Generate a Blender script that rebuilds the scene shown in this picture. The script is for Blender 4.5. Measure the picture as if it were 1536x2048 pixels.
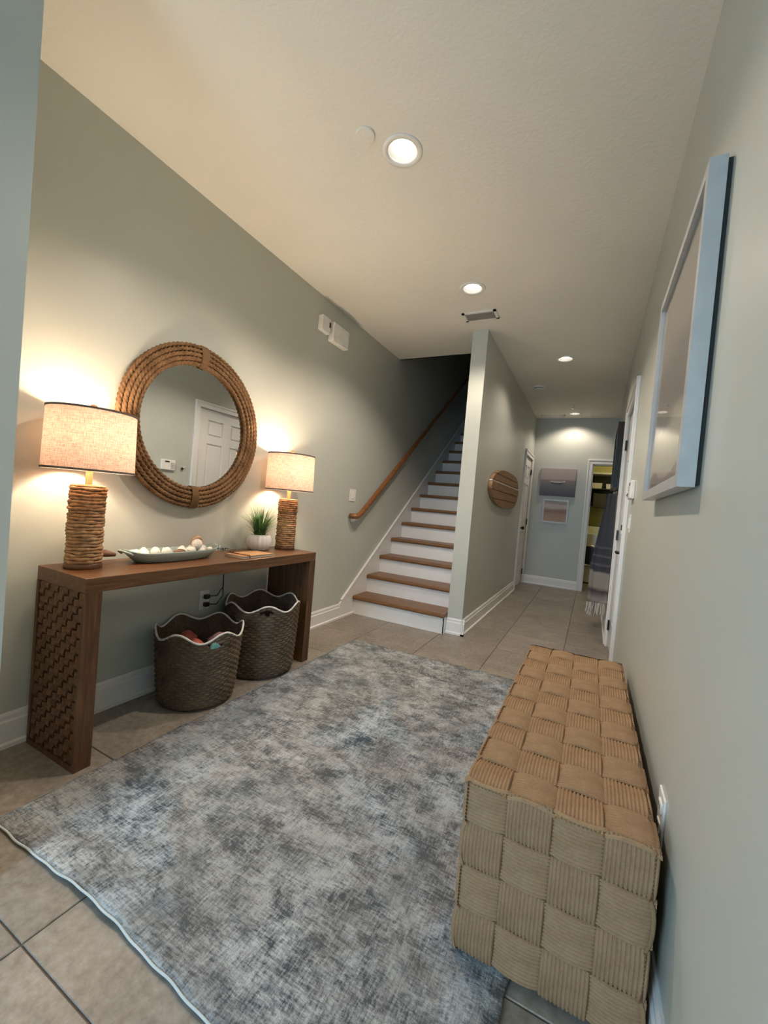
import bpy, bmesh, math, random
from math import sin, cos, pi, radians, sqrt, atan2
from mathutils import Vector, Matrix

random.seed(7)
scene = bpy.context.scene
COL = scene.collection
for o in list(bpy.data.objects):
    bpy.data.objects.remove(o)

# ------------------------------------------------------------------ camera
F_PX = 824.26
YAW, PIT, ROL, CAM_H = radians(26.789), radians(-1.337), radians(-4.951), 1.1337
cam_d = bpy.data.cameras.new('camera')
cam_d.sensor_fit = 'HORIZONTAL'
cam_d.sensor_width = 36.0
cam_d.lens = 36.0 * F_PX / 1536.0
cam_d.clip_start = 0.02
cam = bpy.data.objects.new('camera', cam_d)
COL.objects.link(cam)
_M = (Matrix.Rotation(YAW, 3, 'Z') @ Matrix.Rotation(PIT, 3, 'X') @ Matrix.Rotation(ROL, 3, 'Y'))
_r, _f, _u = _M.col[0], _M.col[1], _M.col[2]
_B = Matrix((( _r[0], _u[0], -_f[0]), (_r[1], _u[1], -_f[1]), (_r[2], _u[2], -_f[2])))
cam.matrix_world = Matrix.Translation((0, 0, CAM_H)) @ _B.to_4x4()
scene.camera = cam

# ------------------------------------------------------------------ world and light
SKY_STRENGTH = 7.2
CAN_W = (34.0, 33.0, 11.0, 13.0)
LAMP_W = 16.5
LAUNDRY_W = 1.6
LAMP_COL = (1.0, 0.84, 0.60)
CAN_COL = (1.0, 0.85, 0.70)
world = bpy.data.worlds.new('overcast_sky')
scene.world = world
world.use_nodes = True
_bg = world.node_tree.nodes['Background']
_bg.inputs[0].default_value = (0.55, 0.79, 1.0, 1)
_bg.inputs[1].default_value = SKY_STRENGTH
_pl = bpy.data.lights.new('door_portal', 'AREA')
_pl.shape = 'RECTANGLE'; _pl.size = 0.8; _pl.size_y = 2.42
_pl.cycles.is_portal = True
_po = bpy.data.objects.new('door_portal', _pl)
_po.location = (-0.98, -1.64, 1.22); _po.rotation_euler = (radians(90), 0, 0)
COL.objects.link(_po)
scene.view_settings.view_transform = 'Standard'
scene.view_settings.look = 'None'
scene.view_settings.exposure = 1.14
scene.view_settings.gamma = 1.0
scene.view_settings.use_curve_mapping = False

# ------------------------------------------------------------------ layout
L, R, H = -2.07, 0.217, 2.74           # left wall, right wall, ceiling
PX0, PX1, PY0 = -1.10, -0.962, 3.643   # partition beside the stairs
YB = 7.25                              # back wall
YSC = 4.186                            # stairwell opening in the ceiling
RISE, RUN, YS, NST = 0.1831, 0.2566, 3.5319, 16
EX, EY = -1.40, 0.54                   # entry wall corner

# ------------------------------------------------------------------ materials
MATS = {}
class NT:
    def __init__(s, name):
        s.m = bpy.data.materials.new(name); s.m.use_nodes = True
        s.t = s.m.node_tree; s.b = s.t.nodes['Principled BSDF']; s.out = s.t.nodes['Material Output']
        MATS[name] = s.m
    def n(s, typ, **kw):
        nd = s.t.nodes.new(typ)
        for k, v in kw.items():
            if k.startswith('i_'):
                key = k[2:]
                key = int(key) if key.isdigit() else key.replace('_', ' ')
                nd.inputs[key].default_value = v
            else:
                setattr(nd, k, v)
        return nd
    def l(s, a, b): s.t.links.new(a, b)
    def coord(s, scale=(1, 1, 1), rot=(0, 0, 0), kind='Object'):
        tc = s.n('ShaderNodeTexCoord'); mp = s.n('ShaderNodeMapping')
        mp.inputs['Scale'].default_value = scale; mp.inputs['Rotation'].default_value = rot
        s.l(tc.outputs[kind], mp.inputs[0]); return mp.outputs[0]
    def noise(s, vec, scale, detail=4, rough=0.55, dist=0.0):
        nd = s.n('ShaderNodeTexNoise'); nd.inputs['Scale'].default_value = scale
        nd.inputs['Detail'].default_value = detail; nd.inputs['Roughness'].default_value = rough
        nd.inputs['Distortion'].default_value = dist
        if vec is not None: s.l(vec, nd.inputs['Vector'])
        return nd.outputs['Fac']
    def ramp(s, fac, stops, interp='LINEAR'):
        r = s.n('ShaderNodeValToRGB'); r.color_ramp.interpolation = interp
        el = r.color_ramp.elements
        while len(el) < len(stops): el.new(0.5)
        for e, (p, c) in zip(el, stops):
            e.position = p; e.color = (c[0], c[1], c[2], 1) if hasattr(c, '__len__') else (c, c, c, 1)
        s.l(fac, r.inputs[0]); return r.outputs[0]
    def mix(s, fac, a, b, mode='MIX'):
        m = s.n('ShaderNodeMix', data_type='RGBA', blend_type=mode)
        for sock, v in ((m.inputs[0], fac), (m.inputs[6], a), (m.inputs[7], b)):
            if hasattr(v, 'is_output'): s.l(v, sock)
            elif hasattr(v, '__len__'): sock.default_value = (v[0], v[1], v[2], 1)
            else: sock.default_value = v
        return m.outputs[2]
    def math(s, op, a, b=None):
        m = s.n('ShaderNodeMath', operation=op)
        for i, v in enumerate((a, b)):
            if v is None: continue
            if hasattr(v, 'is_output'): s.l(v, m.inputs[i])
            else: m.inputs[i].default_value = v
        return m.outputs[0]
    def base(s, c):
        if hasattr(c, 'is_output'): s.l(c, s.b.inputs['Base Color'])
        else: s.b.inputs['Base Color'].default_value = (c[0], c[1], c[2], 1)
    def rough(s, v): s.b.inputs['Roughness'].default_value = v
    def bump(s, h, strength=0.2, dist=0.002):
        b = s.n('ShaderNodeBump'); b.inputs['Strength'].default_value = strength
        b.inputs['Distance'].default_value = dist
        s.l(h, b.inputs['Height']); s.l(b.outputs[0], s.b.inputs['Normal'])

def plain(name, c, rough=0.5, metal=0.0, var=0.06, scale=18):
    m = NT(name); v = m.coord()
    f = m.noise(v, scale, 3)
    lo = [x * (1 - var) for x in c]; hi = [min(1, x * (1 + var)) for x in c]
    m.base(m.ramp(f, [(0.3, lo), (0.7, hi)])); m.rough(rough)
    m.b.inputs['Metallic'].default_value = metal
    return m

def paint(name, c, rough, bscale, bstr, dist=0.001, spec=0.5):
    m = NT(name); v = m.coord()
    f = m.noise(v, 1.3, 3)
    m.base(m.ramp(f, [(0.3, [x * .97 for x in c]), (0.7, [x * 1.03 for x in c])]))
    m.rough(rough); m.b.inputs['Specular IOR Level'].default_value = spec
    m.bump(m.noise(v, bscale, 3, .6), bstr, dist); return m
paint('wall_paint', (0.50, 0.515, 0.465), 0.36, 90, 0.12, 0.0012)
paint('ceiling_paint', (0.82, 0.785, 0.71), 0.9, 55, 0.5, 0.004, 0.2)
paint('trim_paint', (0.78, 0.77, 0.76), 0.35, 40, 0.03)
paint('laundry_paint', (0.42, 0.38, 0.13), 0.6, 60, 0.08)
plain('grout', (0.12, 0.10, 0.085), 0.9)
plain('white_plastic', (0.80, 0.78, 0.74), 0.35)
plain('black_plastic', (0.012, 0.012, 0.013), 0.35)
plain('dark_metal', (0.05, 0.045, 0.04), 0.3, 0.9)
plain('brass', (0.42, 0.31, 0.16), 0.35, 0.9)
plain('nickel', (0.45, 0.42, 0.38), 0.3, 0.95)

m = NT('tile'); v = m.coord(kind='Generated'); oi = m.n('ShaderNodeObjectInfo')
vw = m.n('ShaderNodeVectorMath', operation='ADD'); tc = m.n('ShaderNodeTexCoord')
sc = m.n('ShaderNodeVectorMath', operation='SCALE'); sc.inputs['Scale'].default_value = 1.0
cmb = m.n('ShaderNodeCombineXYZ'); rnd40 = m.math('MULTIPLY', oi.outputs['Random'], 40.0)
m.l(rnd40, cmb.inputs[0]); m.l(rnd40, cmb.inputs[1])
m.l(tc.outputs['Object'], vw.inputs[0]); m.l(cmb.outputs[0], vw.inputs[1])
big = m.noise(vw.outputs[0], 5.0, 6, .62, .8); fine = m.noise(vw.outputs[0], 38, 5, .65)
c1 = m.ramp(big, [(0.30, (0.155, 0.126, 0.102)), (0.5, (0.235, 0.199, 0.167)), (0.70, (0.315, 0.276, 0.241))])
c2 = m.mix(0.45, c1, m.ramp(fine, [(0.3, (0.14, 0.12, 0.10)), (0.7, (0.44, 0.40, 0.355))]))
tint = m.ramp(oi.outputs['Random'], [(0, (0.90, 0.90, 0.90)), (1, (1.06, 1.05, 1.04))])
m.base(m.mix(1.0, c2, tint, 'MULTIPLY')); m.rough(0.42)
m.bump(m.noise(vw.outputs[0], 14, 6, .6), 0.25, 0.0025)

def wood(name, dark, mid, light, axis, rough=0.4, scale=1.0, bump=0.1):
    m = NT(name)
    s = [26.0 * scale] * 3; s[axis] = 1.6 * scale
    v = m.coord(tuple(s))
    g = m.noise(v, 1.6, 6, .6, 1.6); g2 = m.noise(v, 7.0, 3, .6)
    c = m.ramp(g, [(0.30, dark), (0.5, mid), (0.72, light)])
    c = m.mix(0.25, c, m.ramp(g2, [(0.35, dark), (0.65, light)]))
    m.base(c); m.rough(rough); m.bump(g2, bump, 0.001); return m
wood('table_wood_y', (0.050, 0.020, 0.008), (0.120, 0.053, 0.021), (0.185, 0.09, 0.040), 1, .38)
wood('table_wood_z', (0.030, 0.012, 0.005), (0.095, 0.042, 0.018), (0.19, 0.09, 0.040), 2, .42, .8)
wood('table_wood_x', (0.045, 0.018, 0.008), (0.105, 0.047, 0.020), (0.165, 0.078, 0.035), 0, .42)
wood('tread_wood', (0.105, 0.045, 0.016), (0.20, 0.094, 0.036), (0.275, 0.140, 0.060), 0, .38)
wood('rail_wood', (0.11, 0.037, 0.010), (0.23, 0.088, 0.026), (0.31, 0.13, 0.045), 1, .35)
wood('lamp_foot_wood', (0.06, 0.025, 0.012), (0.12, 0.05, 0.022), (0.18, 0.08, 0.035), 0, .4)
wood('neck_wood', (0.28, 0.14, 0.06), (0.40, 0.21, 0.09), (0.48, 0.27, 0.13), 2, .45)
wood('plank_wood', (0.15, 0.075, 0.033), (0.27, 0.15, 0.072), (0.36, 0.21, 0.11), 1, .55)
wood('plank_pale', (0.48, 0.41, 0.34), (0.60, 0.54, 0.47), (0.68, 0.62, 0.55), 1, .6)
wood('driftwood', (0.10, 0.045, 0.025), (0.18, 0.085, 0.05), (0.26, 0.13, 0.08), 1, .7)

def fibre(name, dark, mid, light, scale, rough=0.75, bstr=0.5):
    m = NT(name); v = m.coord()
    f = m.noise(v, scale, 5, .65); f2 = m.noise(v, scale * 0.12, 3)
    c = m.ramp(f, [(0.3, dark), (0.5, mid), (0.7, light)])
    c = m.mix(0.35, c, m.ramp(f2, [(0.35, dark), (0.65, light)]))
    m.base(c); m.rough(rough); m.b.inputs['Specular IOR Level'].default_value = 0.25
    m.bump(f, bstr, 0.0015); return m
fibre('seagrass_rope', (0.075, 0.035, 0.014), (0.175, 0.09, 0.039), (0.30, 0.17, 0.08), 120)
fibre('rattan_coil', (0.13, 0.06, 0.027), (0.34, 0.19, 0.09), (0.56, 0.36, 0.19), 55)
fibre('wicker', (0.052, 0.035, 0.023), (0.12, 0.083, 0.054), (0.20, 0.145, 0.098), 90, .8)
fibre('basket_rim', (0.62, 0.58, 0.53), (0.76, 0.72, 0.67), (0.84, 0.80, 0.76), 160, .8, .3)
fibre('binding', (0.12, 0.065, 0.028), (0.17, 0.094, 0.042), (0.22, 0.125, 0.06), 160)
fibre('bench_weave', (0.245, 0.148, 0.078), (0.308, 0.190, 0.104), (0.36, 0.234, 0.135), 160, .8, .25)
plain('bench_core', (0.10, 0.065, 0.033), 0.9)

# rug: distressed abstract, grey / blue / ivory, fine woven grain
m = NT('rug_weave'); v = m.coord()
big = m.noise(v, 1.9, 4, .6, .5); mid_ = m.noise(m.coord((1.0, 1.4, 1)), 9.0, 8, .82, .4)
s1 = m.noise(m.coord((22, 150, 1)), 1.0, 3, .75); s2 = m.noise(m.coord((150, 22, 1)), 1.0, 3, .75)
grain = m.math('MULTIPLY', m.math('ADD', s1, s2), 0.5)
low_ = m.noise(m.coord((1.0, 1.3, 1)), 4.2, 5, .7, .3)
mixf = m.math('ADD', m.math('MULTIPLY', low_, 0.22), m.math('ADD', m.math('MULTIPLY', mid_, 0.38), m.math('MULTIPLY', grain, 0.40)))
dk = m.ramp(big, [(0.36, (0.066, 0.078, 0.09)), (0.50, (0.105, 0.107, 0.107)), (0.64, (0.055, 0.077, 0.095))])
lt = m.ramp(big, [(0.36, (0.51, 0.53, 0.54)), (0.50, (0.37, 0.372, 0.37)), (0.66, (0.47, 0.535, 0.59))])
c = m.mix(m.ramp(mixf, [(0.445, 0.0), (0.55, 1.0)]), dk, lt)
blot = m.ramp(m.noise(m.coord((1.2, .8, 1)), 3.6, 6, .72, .6), [(0.50, 0.0), (0.68, 0.62)])
c = m.mix(blot, c, m.mix(grain, (0.055, 0.07, 0.08), (0.16, 0.18, 0.19)))
m.base(c); m.rough(0.95); m.b.inputs['Specular IOR Level'].default_value = 0.1
m.bump(m.noise(m.coord((160, 160, 1)), 1.0, 3, .6), 0.9, 0.004)
plain('rug_binding', (0.50, 0.54, 0.54), 0.9)
plain('ceramic_sage', (0.30, 0.36, 0.34), 0.25)
plain('white_shell', (0.80, 0.76, 0.70), 0.5, 0, .08, 60)
plain('tan_shell', (0.42, 0.27, 0.15), 0.5, 0, .3, 60)
plain('brown_shell', (0.15, 0.075, 0.05), 0.5, 0, .3, 60)
plain('pot_white', (0.80, 0.79, 0.77), 0.4)
plain('soil', (0.035, 0.028, 0.02), 0.95)
m = NT('grass_leaf'); oi = m.coord()
m.base(m.ramp(m.noise(oi, 30, 2), [(0.3, (0.028, 0.075, 0.02)), (0.7, (0.13, 0.26, 0.07))])); m.rough(0.5)
plain('cover_orange', (0.40, 0.20, 0.08), 0.55)
plain('paper', (0.55, 0.51, 0.46), 0.8)
plain('strap_brown', (0.12, 0.055, 0.03), 0.6)
plain('toy_red', (0.42, 0.085, 0.06), 0.5)
plain('toy_orange', (0.45, 0.16, 0.06), 0.5)
plain('toy_mauve', (0.30, 0.16, 0.20), 0.5)
plain('toy_teal', (0.12, 0.33, 0.36), 0.5)
plain('frame_white', (0.44, 0.445, 0.445), 0.3)
plain('frame_black', (0.010, 0.009, 0.009), 0.25)
plain('foam_dark', (0.02, 0.02, 0.02), 0.8)
plain('bin_dark', (0.05, 0.045, 0.025), 0.7)
plain('box_pale', (0.55, 0.52, 0.42), 0.6)
plain('appliance_white', (0.72, 0.70, 0.60), 0.3)
plain('fringe_white', (0.62, 0.58, 0.53), 0.9)
plain('vent_slat', (0.22, 0.20, 0.19), 0.5)
plain('vent_dark', (0.045, 0.04, 0.038), 0.7)
plain('asphalt', (0.35, 0.36, 0.36), 0.9)

m = NT('mirror_glass'); m.base((0.86, 0.87, 0.86)); m.b.inputs['Metallic'].default_value = 1; m.rough(0.008)
m = NT('clear_pane')
tr = m.n('ShaderNodeBsdfTransparent'); gl = m.n('ShaderNodeBsdfGlossy'); gl.inputs['Roughness'].default_value = 0.02
lw = m.n('ShaderNodeLayerWeight'); lw.inputs[0].default_value = 0.5
fac = m.math('ADD', m.math('MULTIPLY', m.math('POWER', lw.outputs['Facing'], 5.0), 0.55), 0.03)
mx = m.n('ShaderNodeMixShader'); m.l(fac, mx.inputs[0]); m.l(tr.outputs[0], mx.inputs[1]); m.l(gl.outputs[0], mx.inputs[2])
m.l(mx.outputs[0], m.out.inputs[0])

# lamp shade: linen that lets light through
m = NT('linen_shade')
a1 = m.noise(m.coord((30, 30, 420)), 1.0, 2, .6); 
tcg = m.n('ShaderNodeTexCoord'); sep = m.n('ShaderNodeSeparateXYZ'); m.l(tcg.outputs['Object'], sep.inputs[0])
ang = m.math('ARCTAN2', sep.outputs[1], sep.outputs[0])
cb = m.n('ShaderNodeCombineXYZ'); m.l(m.math('MULTIPLY', ang, 55.0), cb.inputs[0]); m.l(m.math('MULTIPLY', sep.outputs[2], 40.0), cb.inputs[1])
a2 = m.noise(cb.outputs[0], 1.0, 2, .6)
lin = m.math('MULTIPLY', m.math('ADD', a1, a2), 0.5)
colr = m.ramp(lin, [(0.36, (0.47, 0.275, 0.20)), (0.5, (0.70, 0.475, 0.375)), (0.64, (0.86, 0.65, 0.54))])
df = m.n('ShaderNodeBsdfDiffuse'); tl = m.n('ShaderNodeBsdfTranslucent'); mx = m.n('ShaderNodeMixShader'); mx.inputs[0].default_value = 0.095
m.l(colr, df.inputs[0]); m.l(colr, tl.inputs[0]); m.l(df.outputs[0], mx.inputs[1]); m.l(tl.outputs[0], mx.inputs[2])
m.l(mx.outputs[0], m.out.inputs[0])
plain('shade_trim', (0.13, 0.11, 0.10), 0.8)
plain('shade_liner', (0.80, 0.78, 0.74), 0.8)
def emis(name, c, s):
    m = NT(name); m.base((0, 0, 0)); m.b.inputs['Emission Color'].default_value = (*c, 1); m.b.inputs['Emission Strength'].default_value = s
emis('bulb_glow', (1.0, 0.82, 0.58), 3.0)
emis('can_lens', (1.0, 0.93, 0.84), 4.0)
plain('baffle_paint', (0.74, 0.70, 0.66), 0.6)

# towel, prints (flat pictures)
def zramp(name, z0, z1, stops, axis=2, rough=0.8, nz=0.0, interp='LINEAR', nscale=(6, 6, 40)):
    m = NT(name); v = m.coord()
    sp = m.n('ShaderNodeSeparateXYZ'); m.l(v, sp.inputs[0])
    f = m.math('DIVIDE', m.math('SUBTRACT', sp.outputs[axis], z0), z1 - z0)
    if nz: f = m.math('ADD', f, m.math('MULTIPLY', m.math('SUBTRACT', m.noise(m.coord(nscale), 1.0, 4), 0.5), nz))
    m.base(m.ramp(f, stops, interp)); m.rough(rough); return m
BL, WH, GR = (0.085, 0.095, 0.125), (0.50, 0.47, 0.43), (0.22, 0.22, 0.24)
st = [(0.0, WH), (0.10, GR), (0.13, WH), (0.20, (0.12, .10, .11)), (0.23, WH), (0.345, WH), (0.36, BL), (0.40, BL), (0.405, GR), (0.425, BL),
      (0.47, BL), (0.475, GR), (0.495, BL), (0.54, BL), (0.545, GR), (0.56, BL), (1.0, (0.10, 0.105, 0.13))]
zramp('towel_cloth', 0.15, 1.45, st, nz=0.03, nscale=(14, 14, 30))
zramp('print_boat', 1.47, 1.93, [(0.0, (0.10, 0.11, 0.14)), (0.25, (0.13, 0.14, 0.17)), (0.45, (0.20, 0.195, 0.20)), (0.56, (0.24, 0.21, 0.21)), (0.60, (0.40, 0.34, 0.335)), (1.0, (0.44, 0.38, 0.37))], nz=0.12)
zramp('print_beach', 1.05, 1.41, [(0.0, (0.48, 0.36, 0.29)), (0.35, (0.42, 0.30, 0.24)), (0.50, (0.30, 0.21, 0.17)), (0.58, (0.34, 0.29, 0.25)), (0.64, (0.52, 0.46, 0.43)), (1.0, (0.56, 0.50, 0.48))], nz=0.16)
m = zramp('print_shore', 1.25, 2.0, [(0.0, (0.24, 0.21, 0.20)), (0.07, (0.26, 0.23, 0.22)), (0.09, (0.52, 0.49, 0.40)), (0.26, (0.54, 0.51, 0.42)), (0.34, (0.28, 0.255, 0.245)), (0.55, (0.25, 0.23, 0.225)), (0.66, (0.34, 0.315, 0.28)), (1.0, (0.42, 0.39, 0.33))], nz=0.22, nscale=(3, 3, 16))
zramp('print_dark', 1.5, 2.25, [(0, (0.10, .10, .10)), (1, (0.17, .17, .165))], nz=.3)

# ------------------------------------------------------------------ mesh helpers
def new_bm(): return bmesh.new()
def box(bm, x0, x1, y0, y1, z0, z1, bev=0.0, seg=1):
    vs = [bm.verts.new(p) for p in ((x0,y0,z0),(x1,y0,z0),(x1,y1,z0),(x0,y1,z0),(x0,y0,z1),(x1,y0,z1),(x1,y1,z1),(x0,y1,z1))]
    fs = [bm.faces.new([vs[i] for i in f]) for f in ((3,2,1,0),(4,5,6,7),(0,1,5,4),(1,2,6,5),(2,3,7,6),(3,0,4,7))]
    if bev:
        es = list({e for f in fs for e in f.edges})
        bmesh.ops.bevel(bm, geom=es, offset=bev, segments=seg, profile=0.5, affect='EDGES')
    return bm
def tube(bm, pts, rad, seg=10, closed=False, cap=True, prof=None):
    pts = [Vector(p) for p in pts]; n = len(pts)
    rings = []; up = Vector((0, 0, 1)); prev = None
    for i, p in enumerate(pts):
        if closed: t = pts[(i+1) % n] - pts[i-1]
        else: t = pts[min(i+1, n-1)] - pts[max(i-1, 0)]
        t.normalize()
        if prev is None:
            a = t.orthogonal() if abs(t.dot(up)) > .95 else t.cross(up)
        else: a = prev - t * prev.dot(t)
        a.normalize(); prev = a; b = t.cross(a)
        r = rad[i] if hasattr(rad, '__len__') else rad
        ring = []
        for k in range(seg):
            th = 2*pi*k/seg; rr = r * (prof(i, th) if prof else 1)
            ring.append(bm.verts.new(p + a*rr*cos(th) + b*rr*sin(th)))
        rings.append(ring)
    for i in range(n if closed else n-1):
        A, Bq = rings[i], rings[(i+1) % n]
        for k in range(seg):
            bm.faces.new((A[k], Bq[k], Bq[(k+1) % seg], A[(k+1) % seg]))
    if cap and not closed:
        bm.faces.new(rings[0]); bm.faces.new(rings[-1][::-1])
    return bm
def lathe(bm, prof, c, seg=32, rf=None, cap=True):
    """prof: [(r,z)], c: centre; rf(theta,z,r) radius factor"""
    rings = []
    for r, z in prof:
        rings.append([bm.verts.new((c[0]+r*(rf(2*pi*k/seg, z, r) if rf else 1)*cos(2*pi*k/seg), c[1]+r*(rf(2*pi*k/seg, z, r) if rf else 1)*sin(2*pi*k/seg), c[2]+z)) for k in range(seg)])
    for A, Bq in zip(rings, rings[1:]):
        for k in range(seg): bm.faces.new((A[k], A[(k+1) % seg], Bq[(k+1) % seg], Bq[k]))
    if cap:
        bm.faces.new(rings[0][::-1]); bm.faces.new(rings[-1])
    return bm
def prism(bm, poly, axis, a, b):
    """poly: list of 2d points in the two other axes (in x,y,z order), extruded along axis from a to b"""
    def P(p, t):
        q = list(p); q.insert(axis, t); return q
    A = [bm.verts.new(P(p, a)) for p in poly]; Bq = [bm.verts.new(P(p, b)) for p in poly]
    bm.faces.new(A); bm.faces.new(Bq[::-1]); n = len(poly)
    for i in range(n): bm.faces.new((A[i], Bq[i], Bq[(i+1) % n], A[(i+1) % n]))
    return bm
def sphere(bm, c, r, u=14, v=9, squash=(1, 1, 1)):
    bmesh.ops.create_uvsphere(bm, u_segments=u, v_segments=v, radius=1, matrix=Matrix.Translation(c) @ Matrix.Diagonal((r*squash[0], r*squash[1], r*squash[2], 1)))
    return bm
def mesh_of(name, bm, mat, smooth=False):
    bmesh.ops.recalc_face_normals(bm, faces=bm.faces)
    me = bpy.data.meshes.new(name); bm.to_mesh(me); bm.free()
    me.materials.append(MATS[mat])
    if smooth:
        me.shade_smooth()
        if smooth == 'auto':
            me.set_sharp_from_angle(angle=radians(38))
    return me
def put(name, me, parent=None):
    o = bpy.data.objects.new(name, me); COL.objects.link(o)
    if parent is not None:
        o.parent = parent
        pl = parent
        loc = Vector((0, 0, 0))
        while pl is not None:
            loc += pl.location if pl.type == 'EMPTY' else Vector((0, 0, 0)); pl = pl.parent
        if parent.type == 'EMPTY':
            o.matrix_parent_inverse = Matrix.Translation(-parent.location)
    return o
def obj(name, bm, mat, parent=None, smooth=False):
    return put(name, mesh_of(name, bm, mat, smooth), parent)
def tag(o, label, cat, group=None, kind=None):
    o['label'] = label; o['category'] = cat
    if group: o['group'] = group
    if kind: o['kind'] = kind
    return o
def thing(name, loc, label, cat, group=None):
    o = bpy.data.objects.new(name, None); COL.objects.link(o)
    o.location = loc; o.empty_display_size = 0.05
    return tag(o, label, cat, group)
def struct(o): o['kind'] = 'structure'; return o
def sbox(name, boxes, mat, parent=None, bev=0.0):
    bm = new_bm()
    for b in boxes: box(bm, *b, bev=bev)
    o = obj(name, bm, mat, parent)
    return struct(o) if parent is None else o

# ------------------------------------------------------------------ floor
floor = sbox('floor', [(L-.1, 1.3, -1.75, YB+1.95, -0.12, -0.004)], 'grout')
TS, TX, TY = 0.505, -1.130, 0.510
bm = new_bm(); box(bm, .002, TS-.002, .002, TS-.002, -.012, 0.0)
es = [e for e in bm.edges if all(abs(v_.co.z) < 1e-6 for v_ in e.verts)]
bmesh.ops.bevel(bm, geom=es, offset=.002, segments=1, affect='EDGES')
tile_me = mesh_of('tile', bm, 'tile')
for i in range(-2, 4):
    for j in range(-5, 17):
        x, y = TX + i*TS, TY + j*TS
        if y > PY0 - .1 and x + TS < PX1: continue
        if y + TS < EY and x + TS < EX: continue
        if x > R + .02 and y + TS < 6.2: continue
        if y > YB + 1.8: continue
        o = put('tile', tile_me, floor); o.location = (x, y, 0)

# ------------------------------------------------------------------ ceiling with recessed openings
CANS = [(-0.918, 1.690), (-0.922, 2.939), (-0.384, 4.53), (-0.379, 6.93)]
CR = 0.068
def ceiling_mesh():
    bm = new_bm()
    q = 0.12
    xs = sorted({L-.1, PX0, 1.3} | {c[0]-q for c in CANS[1:]} | {c[0]+q for c in CANS[1:]} | {CANS[0][0]-q-.001, CANS[0][0]+q+.001})
    ys = sorted({-1.75, YSC, YB+.12} | {c[1]-q for c in CANS} | {c[1]+q for c in CANS})
    for a, b in zip(xs, xs[1:]):
        for c, d in zip(ys, ys[1:]):
            mx_, my = (a+b)/2, (c+d)/2
            if mx_ < PX0 and my > YSC: continue
            if any(abs(mx_-k[0]) < q and abs(my-k[1]) < q for k in CANS): continue
            bm.faces.new([bm.verts.new(p) for p in ((a,c,H),(a,d,H),(b,d,H),(b,c,H))])
    for cx, cy in CANS:
        n = 32; hq = q
        if abs(cx - CANS[0][0]) < 1e-6 and abs(cy - CANS[0][1]) < 1e-6: hq = q + .001
        inn, out = [], []
        for k in range(n):
            t = 2*pi*k/n + pi/n*0
            inn.append(bm.verts.new((cx+CR*cos(t), cy+CR*sin(t), H)))
            s_ = 1/max(abs(cos(t)), abs(sin(t)))
            out.append(bm.verts.new((cx+hq*s_*cos(t), cy+q*s_*sin(t), H)))
        for k in range(n): bm.faces.new((inn[k], out[k], out[(k+1) % n], inn[(k+1) % n]))
    return bm
ceil = struct(obj('ceiling', ceiling_mesh(), 'ceiling_paint'))
ceil.data.flip_normals()
# slab edge of the stairwell opening and the shaft above
sbox('trim_1', [(L, PX0, YSC-.02, YSC, H, H+.25)], 'ceiling_paint')
sbox('ceiling_stairwell', [(L-.1, PX1, YSC-.3, 9.3, 5.30, 5.36)], 'ceiling_paint')
sbox('floor_landing', [(L-.02, PX0, YS+(NST-1)*RUN+.03, 9.0, NST*RISE-.2, NST*RISE)], 'tread_wood')

# ------------------------------------------------------------------ walls
WT = .12
wall_left = sbox('wall_left', [(L-WT, L, EY-.05, 9.1, -.1, 5.35)], 'wall_paint')
sbox('wall_stairwell', [(L-.02, PX1, 9.0, 9.12, 2.2, 5.35), (L, PX0, YSC-.26, YSC-.02, H+.25, 5.35), (PX0, PX1, YSC-.2, 9.1, H+.001, 5.35)], 'wall_paint')
sbox('wall_entry', [(L-WT, EX, -1.75, EY, -.1, H+.02)], 'wall_paint')
# partition with the hall door opening
D2A, D2B, D2Z = 6.40, 7.12, 2.03
sbox('wall_partition', [(PX0, PX1, PY0, D2A, -.1, H+.02), (PX0, PX1, D2B, YB+.1, -.1, H+.02), (PX0, PX1, D2A, D2B, D2Z, H+.02),
                        (PX0, PX0+.03, D2A, D2B, -.1, D2Z), (PX0, PX1, YB, 9.1, -.1, H)], 'wall_paint')
# right wall with a door opening
D1A, D1B, D1Z = 3.405, 4.285, 2.09
YJ = 6.30
sbox('wall_right', [(R, R+WT, -1.75, D1A, -.1, H+.02), (R, R+WT, D1B, YJ, -.1, H+.02), (R, R+WT, D1A, D1B, D1Z, H+.02),
                    (R+.08, R+.5, D1A-.1, D1B+.1, -.1, D1Z+.1), (R+WT, 1.25, YJ-.12, YJ, -.1, H+.02)], 'wall_paint')
sbox('wall_alcove', [(1.0, 1.12, YJ, YB+.1, -.1, H+.02)], 'wall_paint')
D3A, D3B, D3Z = -0.065, 0.66, 2.015
sbox('wall_back', [(PX1-.02, D3A, YB, YB+WT, -.1, H+.02), (D3B, 1.1, YB, YB+WT, -.1, H+.02), (D3A, D3B, YB, YB+WT, D3Z, H+.02)], 'wall_paint')
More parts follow.
